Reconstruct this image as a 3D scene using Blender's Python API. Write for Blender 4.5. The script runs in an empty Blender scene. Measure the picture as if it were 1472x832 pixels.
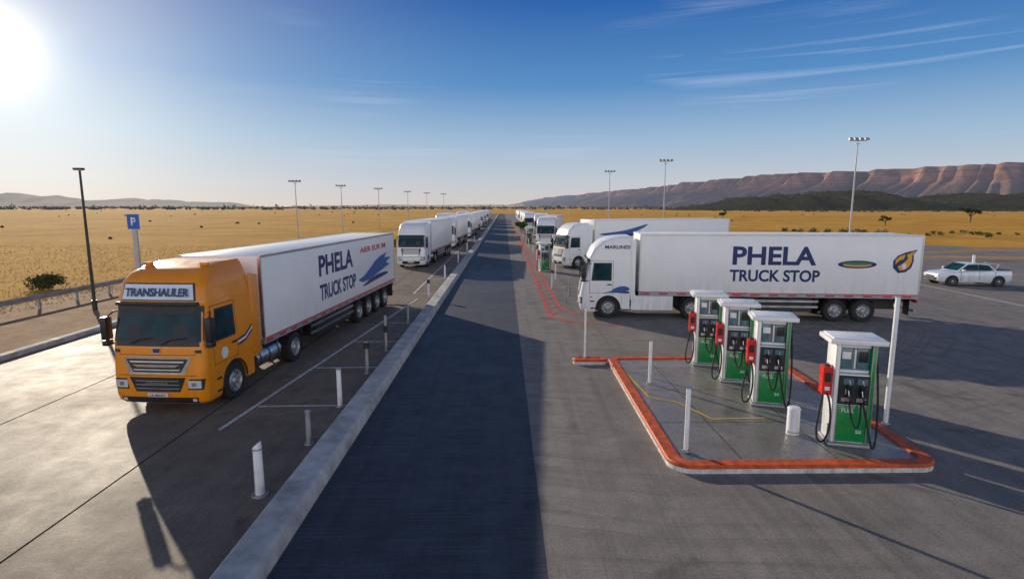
import bpy, bmesh, math, random
import numpy as np
from mathutils import Vector, Matrix, noise, Euler
R=math.radians
random.seed(4); np.random.seed(4)
S=bpy.context.scene
S.view_settings.view_transform='Standard'; S.view_settings.look='None'; S.view_settings.exposure=0

# ------------------------------------------------------------------ materials
def nodes_of(m):
    m.use_nodes=True; nt=m.node_tree; nt.nodes.clear(); return nt
def math_(nt,op,a,b=None,c=None,clamp=False):
    n=nt.nodes.new('ShaderNodeMath'); n.operation=op; n.use_clamp=clamp
    for i,v in enumerate((a,b,c)):
        if v is None: continue
        if isinstance(v,(int,float)): n.inputs[i].default_value=v
        else: nt.links.new(v,n.inputs[i])
    return n.outputs[0]
def mixc(nt,f,a,b,mode='MIX'):
    n=nt.nodes.new('ShaderNodeMix'); n.data_type='RGBA'; n.blend_type=mode
    for s,v in ((0,f),(6,a),(7,b)):
        if isinstance(v,(int,float)): n.inputs[s].default_value=v
        elif isinstance(v,(tuple,list)): n.inputs[s].default_value=(*v[:3],1)
        else: nt.links.new(v,n.inputs[s])
    return n.outputs[2]
def ramp(nt,f,stops):
    n=nt.nodes.new('ShaderNodeValToRGB'); e=n.color_ramp.elements
    while len(e)<len(stops): e.new(.5)
    for i,(p,c) in enumerate(stops):
        e[i].position=p; e[i].color=(*c,1) if len(c)==3 else c
    nt.links.new(f,n.inputs[0]); return n.outputs[0]
def rng(nt,f,a,b,c=0.,d=1.):
    n=nt.nodes.new('ShaderNodeMapRange'); nt.links.new(f,n.inputs[0])
    for i,v in enumerate((a,b,c,d)): n.inputs[i+1].default_value=v
    return n.outputs[0]
def noi(nt,vec,scale,detail=4,rough=.55,dist=0):
    n=nt.nodes.new('ShaderNodeTexNoise'); n.inputs['Scale'].default_value=scale
    n.inputs['Detail'].default_value=detail; n.inputs['Roughness'].default_value=rough
    n.inputs['Distortion'].default_value=dist
    nt.links.new(vec,n.inputs['Vector']); return n.outputs[0]
def mapv(nt,vec,sc,rot=(0,0,0)):
    n=nt.nodes.new('ShaderNodeMapping'); n.inputs['Scale'].default_value=sc; n.inputs['Rotation'].default_value=rot
    nt.links.new(vec,n.inputs[0]); return n.outputs[0]
def finish_mat(nt,col,rough,metal=0,bumps=None,spec=.5,coat=0,haze=None,bstr=.3,bdist=.01):
    p=nt.nodes.new('ShaderNodeBsdfPrincipled'); o=nt.nodes.new('ShaderNodeOutputMaterial')
    if isinstance(col,(tuple,list)): p.inputs['Base Color'].default_value=(*col[:3],1)
    else: nt.links.new(col,p.inputs['Base Color'])
    if isinstance(rough,(int,float)): p.inputs['Roughness'].default_value=rough
    else: nt.links.new(rough,p.inputs['Roughness'])
    p.inputs['Metallic'].default_value=metal; p.inputs['Specular IOR Level'].default_value=spec
    p.inputs['Coat Weight'].default_value=coat; p.inputs['Coat Roughness'].default_value=.06
    if bumps is not None:
        b=nt.nodes.new('ShaderNodeBump'); b.inputs['Strength'].default_value=bstr; b.inputs['Distance'].default_value=bdist
        nt.links.new(bumps,b.inputs['Height']); nt.links.new(b.outputs[0],p.inputs['Normal'])
    out=p.outputs[0]
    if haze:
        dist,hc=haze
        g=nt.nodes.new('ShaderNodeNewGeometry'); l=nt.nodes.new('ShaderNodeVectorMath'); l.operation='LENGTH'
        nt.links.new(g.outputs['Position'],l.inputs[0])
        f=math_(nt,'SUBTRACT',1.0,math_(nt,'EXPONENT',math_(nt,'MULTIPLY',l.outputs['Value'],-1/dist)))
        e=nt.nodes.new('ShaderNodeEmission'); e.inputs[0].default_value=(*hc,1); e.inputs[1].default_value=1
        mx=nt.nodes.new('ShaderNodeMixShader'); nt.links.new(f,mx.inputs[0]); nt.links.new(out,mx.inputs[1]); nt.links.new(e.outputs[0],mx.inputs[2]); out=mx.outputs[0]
    nt.links.new(out,o.inputs[0])
MATS={}
def mat(name,col,rough=.5,metal=0,var=.12,scale=2.5,bump=0,bscale=60,spec=.5,coat=0,haze=None,dirt=0,dirtc=(.12,.09,.06)):
    if name in MATS: return MATS[name]
    m=bpy.data.materials.new(name); nt=nodes_of(m)
    tc=nt.nodes.new('ShaderNodeTexCoord').outputs['Object']
    n1=noi(nt,tc,scale,4,.6)
    lo=tuple(c*(1-var) for c in col); hi=tuple(min(1,c*(1+var*.6)) for c in col)
    c=mixc(nt,rng(nt,n1,.3,.7),lo,hi)
    if dirt:
        sep=nt.nodes.new('ShaderNodeSeparateXYZ'); nt.links.new(tc,sep.inputs[0])
        low=rng(nt,sep.outputs[2],0.3,1.6,1,.12)
        stk=noi(nt,mapv(nt,tc,(3,3,.35)),3.0,5,.65)
        f=math_(nt,'MULTIPLY',math_(nt,'MULTIPLY',low,rng(nt,stk,.42,.72)),dirt,clamp=True)
        c=mixc(nt,f,c,dirtc)
    r=rng(nt,n1,.3,.7,max(.02,rough*.8),min(1,rough*1.25))
    b=noi(nt,tc,bscale,2) if bump else None
    finish_mat(nt,c,r,metal,b,spec,coat,haze,bstr=bump)
    MATS[name]=m; return m

def pavement(name,base,tint2,streak=.35,rough=(.42,.62),cross=False,spec=.5,swirl=0,broom=0):
    m=bpy.data.materials.new(name); nt=nodes_of(m)
    P=nt.nodes.new('ShaderNodeNewGeometry').outputs['Position']
    big=noi(nt,P,.13,3,.6,.4); med=noi(nt,P,1.1,7,.74,.3); fine=noi(nt,P,26,3,.8)
    stY=noi(nt,mapv(nt,P,(1.6,.05,1),(0,0,R(4 if swirl else 0))),1.3,5,.68,.5)
    c=mixc(nt,rng(nt,big,.3,.7),base,tint2)
    c=mixc(nt,math_(nt,'MULTIPLY',rng(nt,stY,.47,.66),streak),c,tuple(x*.45 for x in base))
    c=mixc(nt,math_(nt,'MULTIPLY',rng(nt,med,.50,.68),.5),c,tuple(x*.52 for x in base))
    c=mixc(nt,math_(nt,'MULTIPLY',rng(nt,med,.47,.32),.35),c,tuple(min(1,x*1.5) for x in tint2))
    c=mixc(nt,math_(nt,'MULTIPLY',rng(nt,fine,.50,.66),.5),c,tuple(min(1,x*1.75) for x in base))
    c=mixc(nt,math_(nt,'MULTIPLY',rng(nt,fine,.48,.34),.5),c,tuple(x*.4 for x in base))
    sp=noi(nt,P,.45,4,.6,1.2)
    c=mixc(nt,math_(nt,'MULTIPLY',rng(nt,sp,.60,.70),.55),c,tuple(x*.28 for x in base))
    if swirl:
        gx=nt.nodes.new('ShaderNodeVectorMath'); gx.operation='DISTANCE'; nt.links.new(P,gx.inputs[0]); gx.inputs[1].default_value=(5,32,0)
        cb=nt.nodes.new('ShaderNodeCombineXYZ'); nt.links.new(math_(nt,'ADD',gx.outputs['Value'],math_(nt,'MULTIPLY',big,1.2)),cb.inputs[0])
        rr=noi(nt,cb.outputs[0],3.2,4,.75)
        c=mixc(nt,math_(nt,'MULTIPLY',math_(nt,'MULTIPLY',rng(nt,rr,.48,.62),rng(nt,big,.36,.58)),swirl),c,tuple(x*.42 for x in base))
    bh=math_(nt,'ADD',math_(nt,'MULTIPLY',fine,1.3),math_(nt,'MULTIPLY',med,1.5))
    if cross:
        cr=noi(nt,mapv(nt,P,(.35,16,1)),1.5,4,.68); bh=math_(nt,'ADD',bh,math_(nt,'MULTIPLY',cr,2.2))
        c=mixc(nt,math_(nt,'MULTIPLY',rng(nt,cr,.42,.62),.5),c,tuple(x*.42 for x in base))
        c=mixc(nt,math_(nt,'MULTIPLY',rng(nt,cr,.46,.34),.35),c,tuple(x*1.7 for x in base))
    if broom:
        cr=noi(nt,mapv(nt,P,(14,.5,1)),1.6,3,.6)
        c=mixc(nt,math_(nt,'MULTIPLY',rng(nt,cr,.45,.65),broom),c,tuple(x*.6 for x in base))
    r=rng(nt,math_(nt,'ADD',math_(nt,'MULTIPLY',big,.6),math_(nt,'MULTIPLY',med,.4)),.35,.65,rough[0],rough[1])
    finish_mat(nt,c,r,0,bh,spec,bstr=.7,bdist=.006)
    return m
M_conL=pavement('concrete_apron',(.165,.132,.103),(.235,.19,.15),.32,(.55,.75),spec=.12,broom=.25)
M_conR=pavement('forecourt_asphalt',(.185,.165,.150),(.26,.232,.212),.45,(.6,.8),spec=.22,swirl=.5)
M_lane=pavement('lane_asphalt_shadow_tint',(.046,.053,.068),(.066,.073,.090),.5,(.5,.7),cross=True,spec=.3)  # dark asphalt, with the truck row's shade also put into its colour
M_island=pavement('island_concrete',(.17,.162,.155),(.23,.22,.205),.1,(.15,.40))
M_tan=pavement('tan_pavement',(.33,.205,.115),(.41,.275,.165),.25,(.8,.95),spec=.02)
M_joint=mat('joint_filler',(.012,.011,.010),1.0,0,.2,3,spec=0)
M_kerb=mat('kerb_concrete',(.46,.45,.435),.8,0,.4,2.1,.6,35,spec=.15)
M_white=mat('white_paint',(.82,.82,.82),.32,0,.04,1.2,0,coat=.25,dirt=.4)
M_paintline=mat('road_paint_white',(.62,.62,.60),.7,0,.5,5,.3,spec=.2)
M_orange=mat('orange_truck_paint',(.84,.275,.003),.3,0,.06,2,0,coat=.3,dirt=.2)
M_black=mat('black_plastic',(.018,.018,.02),.45,0,.3,5,.1,80,dirt=.2,dirtc=(.1,.08,.06))
M_chassis=mat('chassis_dark',(.03,.028,.027),.6,0,.4,4,.2,50)
M_rubber=mat('tyre_rubber',(.022,.021,.02),.8,0,.35,5,.4,70)
M_chrome=mat('chrome',(.75,.76,.78),.14,1,.05,3)
M_alu=mat('aluminium',(.55,.56,.58),.35,1,.15,3,.1,40)
M_rim=mat('rim_steel',(.42,.42,.43),.4,.6,.3,4)
M_glass=mat('dark_glass',(.008,.045,.060),.05,0,.5,1.8,spec=.14)
M_interior=mat('cab_interior',(.05,.055,.06),.8,0,.3,4)
M_lens=mat('lamp_lens',(.55,.6,.62),.08,0,.1,8,coat=1)
M_amber=mat('amber_lens',(.8,.25,.02),.2,0,.1,8,coat=1)
M_red=mat('red_tape',(.55,.02,.025),.4,0,.1,8)
M_redbox=mat('red_box_paint',(.68,.02,.01),.3,0,.08,5,coat=.3)
M_navy=mat('navy_vinyl',(.006,.022,.13),.35,0,.08,2)
M_blue=mat('blue_vinyl',(.015,.10,.34),.35,0,.1,2)
M_gold=mat('gold_vinyl',(.78,.38,.02),.35,0,.1,2)
M_green=mat('green_paint',(.004,.25,.055),.28,0,.08,3,coat=.4)
M_pumpw=mat('pump_white',(.80,.81,.82),.3,0,.06,3,coat=.3,dirt=.3)
M_screen=mat('screen',(.08,.18,.21),.12,0,.2,9,coat=.3)
M_okerb=mat('orange_kerb_paint',(.55,.085,.016),.6,0,.55,4.5,.5,50)
M_wkerb=mat('white_kerb_paint',(.66,.65,.63),.5,0,.35,4,.4,40,dirt=.5)
M_yellow=mat('yellow_line',(.66,.44,.03),.5,0,.3,4)
M_redline=mat('red_line_paint',(.58,.075,.045),.6,0,.4,2)
M_galv=mat('galvanised_steel',(.38,.39,.40),.5,.5,.3,2,.1)
M_poledark=mat('dark_pole',(.03,.03,.032),.5,0,.2,3)
M_polegrey=mat('grey_pole',(.45,.45,.45),.5,.3,.2,3)
M_signblue=mat('sign_blue',(.01,.10,.46),.4,0,.05,4)
M_bark=mat('bark',(.12,.08,.05),.9,0,.4,6,.6,20)
def leafmat(name,a,b,haze=None):
    m=bpy.data.materials.new(name); nt=nodes_of(m)
    g=nt.nodes.new('ShaderNodeNewGeometry')
    n=noi(nt,g.outputs['Position'],.6,2)
    f=math_(nt,'ADD',math_(nt,'MULTIPLY',g.outputs['Random Per Island'],.6),math_(nt,'MULTIPLY',n,.5))
    finish_mat(nt,mixc(nt,f,a,b),.7,haze=haze,spec=.2); return m
M_leaf=leafmat('foliage',(.03,.05,.014),(.10,.11,.035))
M_leafg=leafmat('foliage_green',(.02,.08,.014),(.06,.17,.03))
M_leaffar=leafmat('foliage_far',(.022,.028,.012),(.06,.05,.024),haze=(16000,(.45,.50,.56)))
M_drygrass=leafmat('dry_grass',(.32,.18,.035),(.56,.34,.09))

def trailer_mat():
    m=bpy.data.materials.new('trailer_white'); nt=nodes_of(m)
    tc=nt.nodes.new('ShaderNodeTexCoord').outputs['Object']
    sep=nt.nodes.new('ShaderNodeSeparateXYZ'); nt.links.new(tc,sep.inputs[0])
    n=noi(nt,tc,.9,4,.6); c=mixc(nt,rng(nt,n,.3,.7),(.82,.82,.82),(.87,.87,.86))
    stk=noi(nt,mapv(nt,tc,(2,2.2,.12)),2.4,5,.7)
    low=rng(nt,sep.outputs[2],1.2,2.4,.38,.04)
    c=mixc(nt,math_(nt,'MULTIPLY',rng(nt,stk,.48,.75),low,clamp=True),c,(.42,.37,.31))
    pan=math_(nt,'PINGPONG',sep.outputs[1],.61)
    seam=rng(nt,pan,.010,.0,0,1)
    c=mixc(nt,math_(nt,'MULTIPLY',seam,.13),c,(.35,.35,.35))
    wob=noi(nt,mapv(nt,tc,(.6,.8,.5)),1.2,2)
    finish_mat(nt,c,.34,0,math_(nt,'ADD',math_(nt,'MULTIPLY',seam,-.12),wob),.5,.1,bstr=.35,bdist=.05)
    return m
M_trailer=trailer_mat()

def ground_mat():
    m=bpy.data.materials.new('golden_grassland'); nt=nodes_of(m)
    P=nt.nodes.new('ShaderNodeNewGeometry').outputs['Position']
    big=noi(nt,P,.006,4,.6,.5); mid=noi(nt,P,.06,5,.65,.4); sm=noi(nt,P,.7,5,.7); tf=noi(nt,P,5,3,.75)
    c=mixc(nt,rng(nt,big,.35,.65),(.58,.295,.045),(.68,.385,.085))
    c=mixc(nt,math_(nt,'MULTIPLY',rng(nt,mid,.42,.62),.7),c,(.40,.20,.035))
    c=mixc(nt,math_(nt,'MULTIPLY',rng(nt,sm,.5,.75),.6),c,(.25,.13,.028))
    c=mixc(nt,math_(nt,'MULTIPLY',rng(nt,sm,.45,.25),.5),c,(.76,.48,.13))
    c=mixc(nt,math_(nt,'MULTIPLY',rng(nt,tf,.52,.75),.45),c,(.20,.11,.025))
    h=math_(nt,'ADD',sm,tf)
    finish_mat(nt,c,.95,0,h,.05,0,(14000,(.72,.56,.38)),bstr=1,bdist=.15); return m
M_ground=ground_mat()
def rock_mat(name,a,b,c3,haze,sc=.004,gully=False):
    m=bpy.data.materials.new(name); nt=nodes_of(m)
    g=nt.nodes.new('ShaderNodeNewGeometry'); P=g.outputs['Position']
    n=noi(nt,P,sc,6,.65,.5)
    c=mixc(nt,rng(nt,n,.35,.65),a,b)
    if gully:
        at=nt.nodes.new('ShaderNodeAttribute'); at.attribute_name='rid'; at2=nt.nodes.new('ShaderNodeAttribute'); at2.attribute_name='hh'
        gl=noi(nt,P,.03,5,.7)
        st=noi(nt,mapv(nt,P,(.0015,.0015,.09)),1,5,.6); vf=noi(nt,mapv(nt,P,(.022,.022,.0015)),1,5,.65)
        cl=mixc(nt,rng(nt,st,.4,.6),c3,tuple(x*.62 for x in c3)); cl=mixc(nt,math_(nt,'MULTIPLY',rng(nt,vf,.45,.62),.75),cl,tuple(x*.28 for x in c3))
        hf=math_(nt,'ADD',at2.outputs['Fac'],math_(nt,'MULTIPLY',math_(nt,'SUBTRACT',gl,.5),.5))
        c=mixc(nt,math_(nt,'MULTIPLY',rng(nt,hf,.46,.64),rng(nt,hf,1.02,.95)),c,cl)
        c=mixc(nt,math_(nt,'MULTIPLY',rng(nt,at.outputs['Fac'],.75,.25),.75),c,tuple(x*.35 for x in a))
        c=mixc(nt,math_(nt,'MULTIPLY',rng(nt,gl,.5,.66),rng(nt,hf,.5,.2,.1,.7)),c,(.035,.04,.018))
    else:
        sn=nt.nodes.new('ShaderNodeSeparateXYZ'); nt.links.new(g.outputs['Normal'],sn.inputs[0])
        c=mixc(nt,rng(nt,sn.outputs[2],.75,.45),c,c3)
    finish_mat(nt,c,.95,0,noi(nt,P,sc*8,5,.7),.05,0,haze,bstr=1,bdist=9 if gully else 5); return m
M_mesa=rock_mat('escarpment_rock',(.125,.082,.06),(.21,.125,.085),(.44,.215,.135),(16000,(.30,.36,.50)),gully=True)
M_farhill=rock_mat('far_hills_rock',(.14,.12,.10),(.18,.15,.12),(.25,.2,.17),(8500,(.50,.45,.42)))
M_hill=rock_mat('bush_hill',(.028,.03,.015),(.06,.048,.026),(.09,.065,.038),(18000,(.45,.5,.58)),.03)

# ------------------------------------------------------------------ mesh builder
class MB:
    def __init__(s): s.v=[];s.f=[];s.m=[];s.mats=[]
    def mi(s,m):
        if m not in s.mats: s.mats.append(m)
        return s.mats.index(m)
    def add(s,vs,fs,m,smooth=False):
        o=len(s.v); s.v+= [tuple(v) for v in vs]; k=s.mi(m)
        for f in fs: s.f.append(tuple(i+o for i in f)); s.m.append(k)
    def box(s,c,d,m,rot=None):
        hx,hy,hz=[x/2 for x in d]
        vs=[Vector((x*hx,y*hy,z*hz)) for z in(-1,1) for y in(-1,1) for x in(-1,1)]
        if rot: 
            e=Euler(rot).to_matrix(); vs=[e@v for v in vs]
        vs=[v+Vector(c) for v in vs]
        s.add(vs,[(0,2,3,1),(4,5,7,6),(0,1,5,4),(2,6,7,3),(0,4,6,2),(1,3,7,5)],m)
    def box2(s,a,b,m): s.box([(a[i]+b[i])/2 for i in range(3)],[abs(b[i]-a[i]) for i in range(3)],m)
    def cyl(s,p0,p1,r0,m,r1=None,seg=16,cap=True):
        r1=r0 if r1 is None else r1
        p0=Vector(p0);p1=Vector(p1);d=(p1-p0).normalized()
        a=d.orthogonal().normalized(); b=d.cross(a)
        vs=[];
        for p,r in((p0,r0),(p1,r1)):
            for i in range(seg):
                t=2*math.pi*i/seg; vs.append(p+a*(r*math.cos(t))+b*(r*math.sin(t)))
        fs=[(i,(i+1)%seg,seg+(i+1)%seg,seg+i) for i in range(seg)]
        s.add(vs,fs,m,True)
        if cap: s.add(vs,[tuple(range(seg))[::-1],tuple(range(seg,2*seg))],m)
    def tube(s,pts,r,m,seg=8):
        P=[Vector(p) for p in pts]; rings=[]
        up=Vector((.13,.21,.97)).normalized()
        for i,p in enumerate(P):
            d=(P[min(i+1,len(P)-1)]-P[max(i-1,0)]).normalized()
            a=d.cross(up)
            a=a.normalized() if a.length>1e-3 else d.orthogonal().normalized()
            b=d.cross(a); rings.append([p+a*(r*math.cos(2*math.pi*k/seg))+b*(r*math.sin(2*math.pi*k/seg)) for k in range(seg)])
        s.loft(rings,m,True,True)
    def loft(s,rings,m,closed=True,cap=False,smooth=True):
        n=len(rings[0]); vs=[v for r in rings for v in r]; fs=[]
        for j in range(len(rings)-1):
            for i in range(n if closed else n-1):
                k=(i+1)%n; fs.append((j*n+i,j*n+k,(j+1)*n+k,(j+1)*n+i))
        s.add(vs,fs,m,smooth)
        if cap: s.add(rings[0],[tuple(range(n))[::-1]],m); s.add(rings[-1],[tuple(range(n))],m)
    def prism(s,prof,x0,x1,m):
        n=len(prof); vs=[(x0,y,z) for y,z in prof]+[(x1,y,z) for y,z in prof]
        s.add(vs,[tuple(range(n))[::-1],tuple(range(n,2*n))]+[(i,(i+1)%n,n+(i+1)%n,n+i) for i in range(n)],m)
    def obj(s,name,parent=None,bevel=0,ang=32,loc=None,attrs=None):
        me=bpy.data.meshes.new(name); me.from_pydata(s.v,[],s.f)
        for m in s.mats: me.materials.append(m)
        me.polygons.foreach_set('material_index',s.m)
        if attrs:
            for k,vals in attrs.items():
                a=me.attributes.new(k,'FLOAT','POINT'); a.data.foreach_set('value',vals)
        me.update()
        bm=bmesh.new(); bm.from_mesh(me); bmesh.ops.recalc_face_normals(bm,faces=bm.faces)
        if bevel:
            es=[e for e in bm.edges if len(e.link_faces)==2 and e.calc_face_angle(0)>R(40) and e.calc_length()>bevel*.3]
            bmesh.ops.bevel(bm,geom=es,offset=bevel,offset_type='OFFSET',segments=2,profile=.5,affect='EDGES',clamp_overlap=True)
        bm.to_mesh(me); bm.free()
        me.polygons.foreach_set('use_smooth',[True]*len(me.polygons))
        me.set_sharp_from_angle(angle=R(ang))
        ob=bpy.data.objects.new(name,me); S.collection.objects.link(ob)
        if parent: ob.parent=parent
        if loc: ob.location=loc
        return ob
def empty(name,loc=(0,0,0),rz=0):
    e=bpy.data.objects.new(name,None); S.collection.objects.link(e); e.location=loc; e.rotation_euler=(0,0,rz); e.empty_display_size=.3; return e
def dup(e,name,loc,rz):
    n=bpy.data.objects.new(name,e.data); S.collection.objects.link(n); n.location=loc; n.rotation_euler=(0,0,rz)
    def rec(o,no):
        for c in o.children:
            k=c.copy(); S.collection.objects.link(k); k.parent=no; k.matrix_parent_inverse=c.matrix_parent_inverse.copy(); rec(c,k)
    rec(e,n); return n
def sheet(name,poly,z,m,parent=None):
    b=MB(); b.add([(x,y,z) for x,y in poly],[tuple(range(len(poly)))],m); o=b.obj(name,parent)
    if o.data.polygons[0].normal.z<0: o.data.flip_normals()
    return o
def text(parent,name,s,y0,y1,zb,h,m,x,side=1,bold=.012):
    cu=bpy.data.curves.new(name,'FONT'); cu.body=s; cu.size=1; cu.extrude=.003; cu.offset=bold; cu.materials.append(m); cu.resolution_u=4
    o=bpy.data.objects.new(name,cu); S.collection.objects.link(o)
    bpy.context.view_layer.update(); w,hh=o.dimensions[0],o.dimensions[1]
    o.parent=parent; bb=[Vector(c) for c in o.bound_box]; mnx=min(c.x for c in bb); mny=min(c.y for c in bb)
    sx=(y1-y0)/w; sy=h/hh; o.scale=(sx,sy,1)
    if side==1: o.rotation_euler=(R(90),0,R(90)); o.location=(x,y0-mnx*sx,zb-mny*sy)
    elif side==-1: o.rotation_euler=(R(90),0,R(-90)); o.location=(-x,y1+mnx*sx,zb-mny*sy)
    elif side==0:
        o.rotation_euler=(R(90),0,0); o.location=(y0-mnx*sx,x,zb-mny*sy)
    return o

# ------------------------------------------------------------------ wheel
def make_wheel_mesh(r=.52,w=.32):
    b=MB(); seg=36
    def lathe(prof,m):
        rings=[]
        for x,rr in prof: rings.append([(x,rr*math.cos(2*math.pi*i/seg),rr*math.sin(2*math.pi*i/seg)) for i in range(seg)])
        b.loft(rings,m,True,False)
    h=w/2
    lathe([(-h,.1),(-h,r*.6),(-h,r*.93),(-h+.03,r*.985),(-h*.5,r),(-.02,r),(0,r*.985),(.02,r),(h*.5,r),(h-.03,r*.985),(h,r*.93),(h+.006,r*.75),(h-.004,r*.6)],M_rubber)
    lathe([(h-.004,r*.6),(h+.004,r*.585),(h-.015,r*.56),(h-.06,r*.52),(h-.085,r*.42),(h-.05,r*.30),(h-.045,r*.26),(h-.01,r*.25),(h+.03,r*.19),(h+.035,.001)],M_rim)
    for i in range(10):
        t=2*math.pi*i/10; c=Vector((h-.066,r*.455*math.cos(t),r*.455*math.sin(t)))
        b.cyl(c,c+Vector((.012,0,0)),.028,M_black,seg=8)
        c=Vector((h-.045,r*.28*math.cos(t+.3),r*.28*math.sin(t+.3)))
        b.cyl(c,c+Vector((.03,0,0)),.013,M_chrome,seg=6)
    for i in range(seg):
        t=2*math.pi*i/seg
        for sx in(-.085,.085):
            b.box((sx,math.cos(t)*(r+.001),math.sin(t)*(r+.001)),(.1,.06,.014),M_rubber,rot=(t+math.pi/2,0,0))
    return b.obj('wheel_master')
_w=make_wheel_mesh(); WH=_w.data; bpy.data.objects.remove(_w)
def wheel(parent,x,y,z,name='wheel',r=.52):
    o=bpy.data.objects.new(name,WH); S.collection.objects.link(o); o.parent=parent; o.location=(x,y,z)
    s=r/.52; o.scale=(s,s,s)
    o.rotation_euler=(0,0,0 if x>0 else math.pi); return o

# ------------------------------------------------------------------ truck
def truck(name,loc,rz,paint,L=17.5,ty=3.0,drive=(5.0,),axles=(11.6,12.95,14.3,15.65),style='A',top=3.95,skirt=False):
    e=empty(name,loc,rz)
    if style=='A':
        LV=[(.28,.10,1.17,.20),(.36,.02,1.22,.20),(.55,-.02,1.245,.20),(1.0,-.02,1.25,.20),(1.15,.0,1.25,.18),(1.85,.07,1.25,.18),(2.75,.27,1.21,.20),(2.86,.24,1.21,.20),(3.36,.38,1.15,.24),(3.58,.58,1.08,.26),(3.74,1.0,1.0,.28),(3.82,1.5,.94,.3)]
    else:
        LV=[(.28,.10,1.17,.26),(.36,.03,1.22,.26),(.55,-.02,1.245,.26),(1.0,-.02,1.25,.26),(1.15,.0,1.25,.26),(1.85,.12,1.25,.26),(2.72,.34,1.22,.28),(2.9,.37,1.21,.28),(3.34,.58,1.19,.32),(3.66,.9,1.16,.34),(3.84,1.35,1.12,.36),(3.90,1.85,1.06,.36)]
    Z=[l[0] for l in LV]
    def lv(z): return [float(np.interp(z,Z,[l[k] for l in LV])) for k in(1,2,3)]
    bow=.05
    def fy(x,z):
        yf,hw,r=lv(z); y=yf-bow*(1-(x/hw)**2); a=abs(x)-(hw-r)
        if a>0: y+= r-math.sqrt(max(0,r*r-a*a))
        return y
    def ring(z,yb):
        yf,hw,r=lv(z); xs=[]
        n=6
        for i in range(n+1):
            a=i/n*math.pi/2; xs.append(-hw+r-r*math.cos(a))
        fr=[-hw+r+(2*(hw-r))*i/8 for i in range(1,8)]
        pts=[(-hw,yb,z)]
        allx=xs+fr+[-x for x in xs[::-1]]
        for x in allx: pts.append((x,fy(x if abs(x)<hw else math.copysign(hw-1e-6,x),z),z))
        pts.append((hw,yb,z)); return pts
    b=MB()
    zs=[.28,.30,.36,.45,.55,.8,1.0,1.15]
    b.loft([ring(z,.70) for z in zs],paint,True,True)
    ybk=2.35
    zs=[1.15,1.3,1.6,1.85,2.1,2.4,2.75,2.86,2.95,3.1,3.2,LV[8][0],3.45,LV[9][0],LV[10][0],LV[11][0]]
    zs=sorted(set(zs))
    b.loft([ring(z,ybk) for z in zs],paint,True,True)
    for sx in(-1,1):
        b.box2((sx*1.25,1.94,.45),(sx*1.0,2.33,1.146),paint)
        cy,cz,ra=1.32,.52,.60
        pr=[(.702,1.147),(.702,cz)]+[(cy-ra*math.cos(a),cz+ra*math.sin(a)) for a in np.linspace(0,math.pi/2,8)]+[(cy,1.147)]
        b.prism(pr,sx*1.249,sx*1.05,paint)
        pr=[(1.938,1.147),(1.938,cz)]+[(cy+ra*math.cos(a),cz+ra*math.sin(a)) for a in np.linspace(0,math.pi/2,8)]+[(cy,1.147)]
        b.prism(pr,sx*1.249,sx*1.05,paint)
        b.tube([(sx*1.255,cy-ra*math.cos(a),cz+ra*math.sin(a)) for a in np.linspace(0,math.pi,16)],.022,M_black if style=='A' else paint,6)
    b.obj('cab_body',e)
    b=MB(); b.box2((-.98,.3,.35),(.98,2.3,1.13),M_chassis); b.obj('engine_bay',e)
    def fpatch(b,z0,z1,bx,tx,off,m,nx=14,nz=6,th=.03):
        g=[];k=[]
        for j in range(nz+1):
            t=j/nz; z=z0+(z1-z0)*t; xa=bx[0]+(tx[0]-bx[0])*t; xb=bx[1]+(tx[1]-bx[1])*t
            for i in range(nx+1):
                x=xa+(xb-xa)*i/nx; y=fy(x,z); g.append((x,y-off,z)); k.append((x,y-off+th,z))
        W=nx+1; fs=[(j*W+i,j*W+i+1,(j+1)*W+i+1,(j+1)*W+i) for j in range(nz) for i in range(nx)]
        b.add(g,fs,m,True)
        bd=[i for i in range(W)]+[j*W+nx for j in range(1,nz+1)]+[nz*W+i for i in range(nx-1,-1,-1)]+[j*W for j in range(nz-1,0,-1)]
        n=len(bd); b.add([g[i] for i in bd]+[k[i] for i in bd],[(i,(i+1)%n,n+(i+1)%n,n+i) for i in range(n)],m)
    def spatch(b,z0,z1,by,ty_,off,m,sx,nz=5):
        g=[]
        for j in range(nz+1):
            t=j/nz; z=z0+(z1-z0)*t; hw=lv(z)[1]
            g+= [(sx*(hw+off),by[0]+(ty_[0]-by[0])*t,z),(sx*(hw+off),by[1]+(ty_[1]-by[1])*t,z)]
        b.add(g,[(2*j,2*j+1,2*j+3,2*j+2) for j in range(nz)],m,True)
        n=nz+1; bd=[2*j for j in range(n)]+[2*j+1 for j in range(n-1,-1,-1)]
        g2=[(v[0]-sx*(off+.02),v[1],v[2]) for v in g]
        N_=len(bd); b.add([g[i] for i in bd]+[g2[i] for i in bd],[(i,(i+1)%N_,N_+(i+1)%N_,N_+i) for i in range(N_)],m)
    b=MB(); fpatch(b,1.80,2.80,(-1.20,1.20),(-1.15,1.15),.006,M_black,24)
    fpatch(b,1.90,2.71,(-1.14,1.14),(-1.09,1.09),.014,M_glass,24)
    fpatch(b,1.91,2.02,(-1.05,1.05),(-1.0,1.0),.018,M_interior,24,1,.006)
    for xx in(-.62,.62): fpatch(b,2.03,2.34,(xx-.2,xx+.2),(xx-.14,xx+.14),.0175,M_interior,6,3,.005)
    fpatch(b,2.60,2.70,(-.95,.95),(-.93,.93),.0175,M_interior,24,1,.005)
    b.obj('windscreen',e)
    b=MB()
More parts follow.
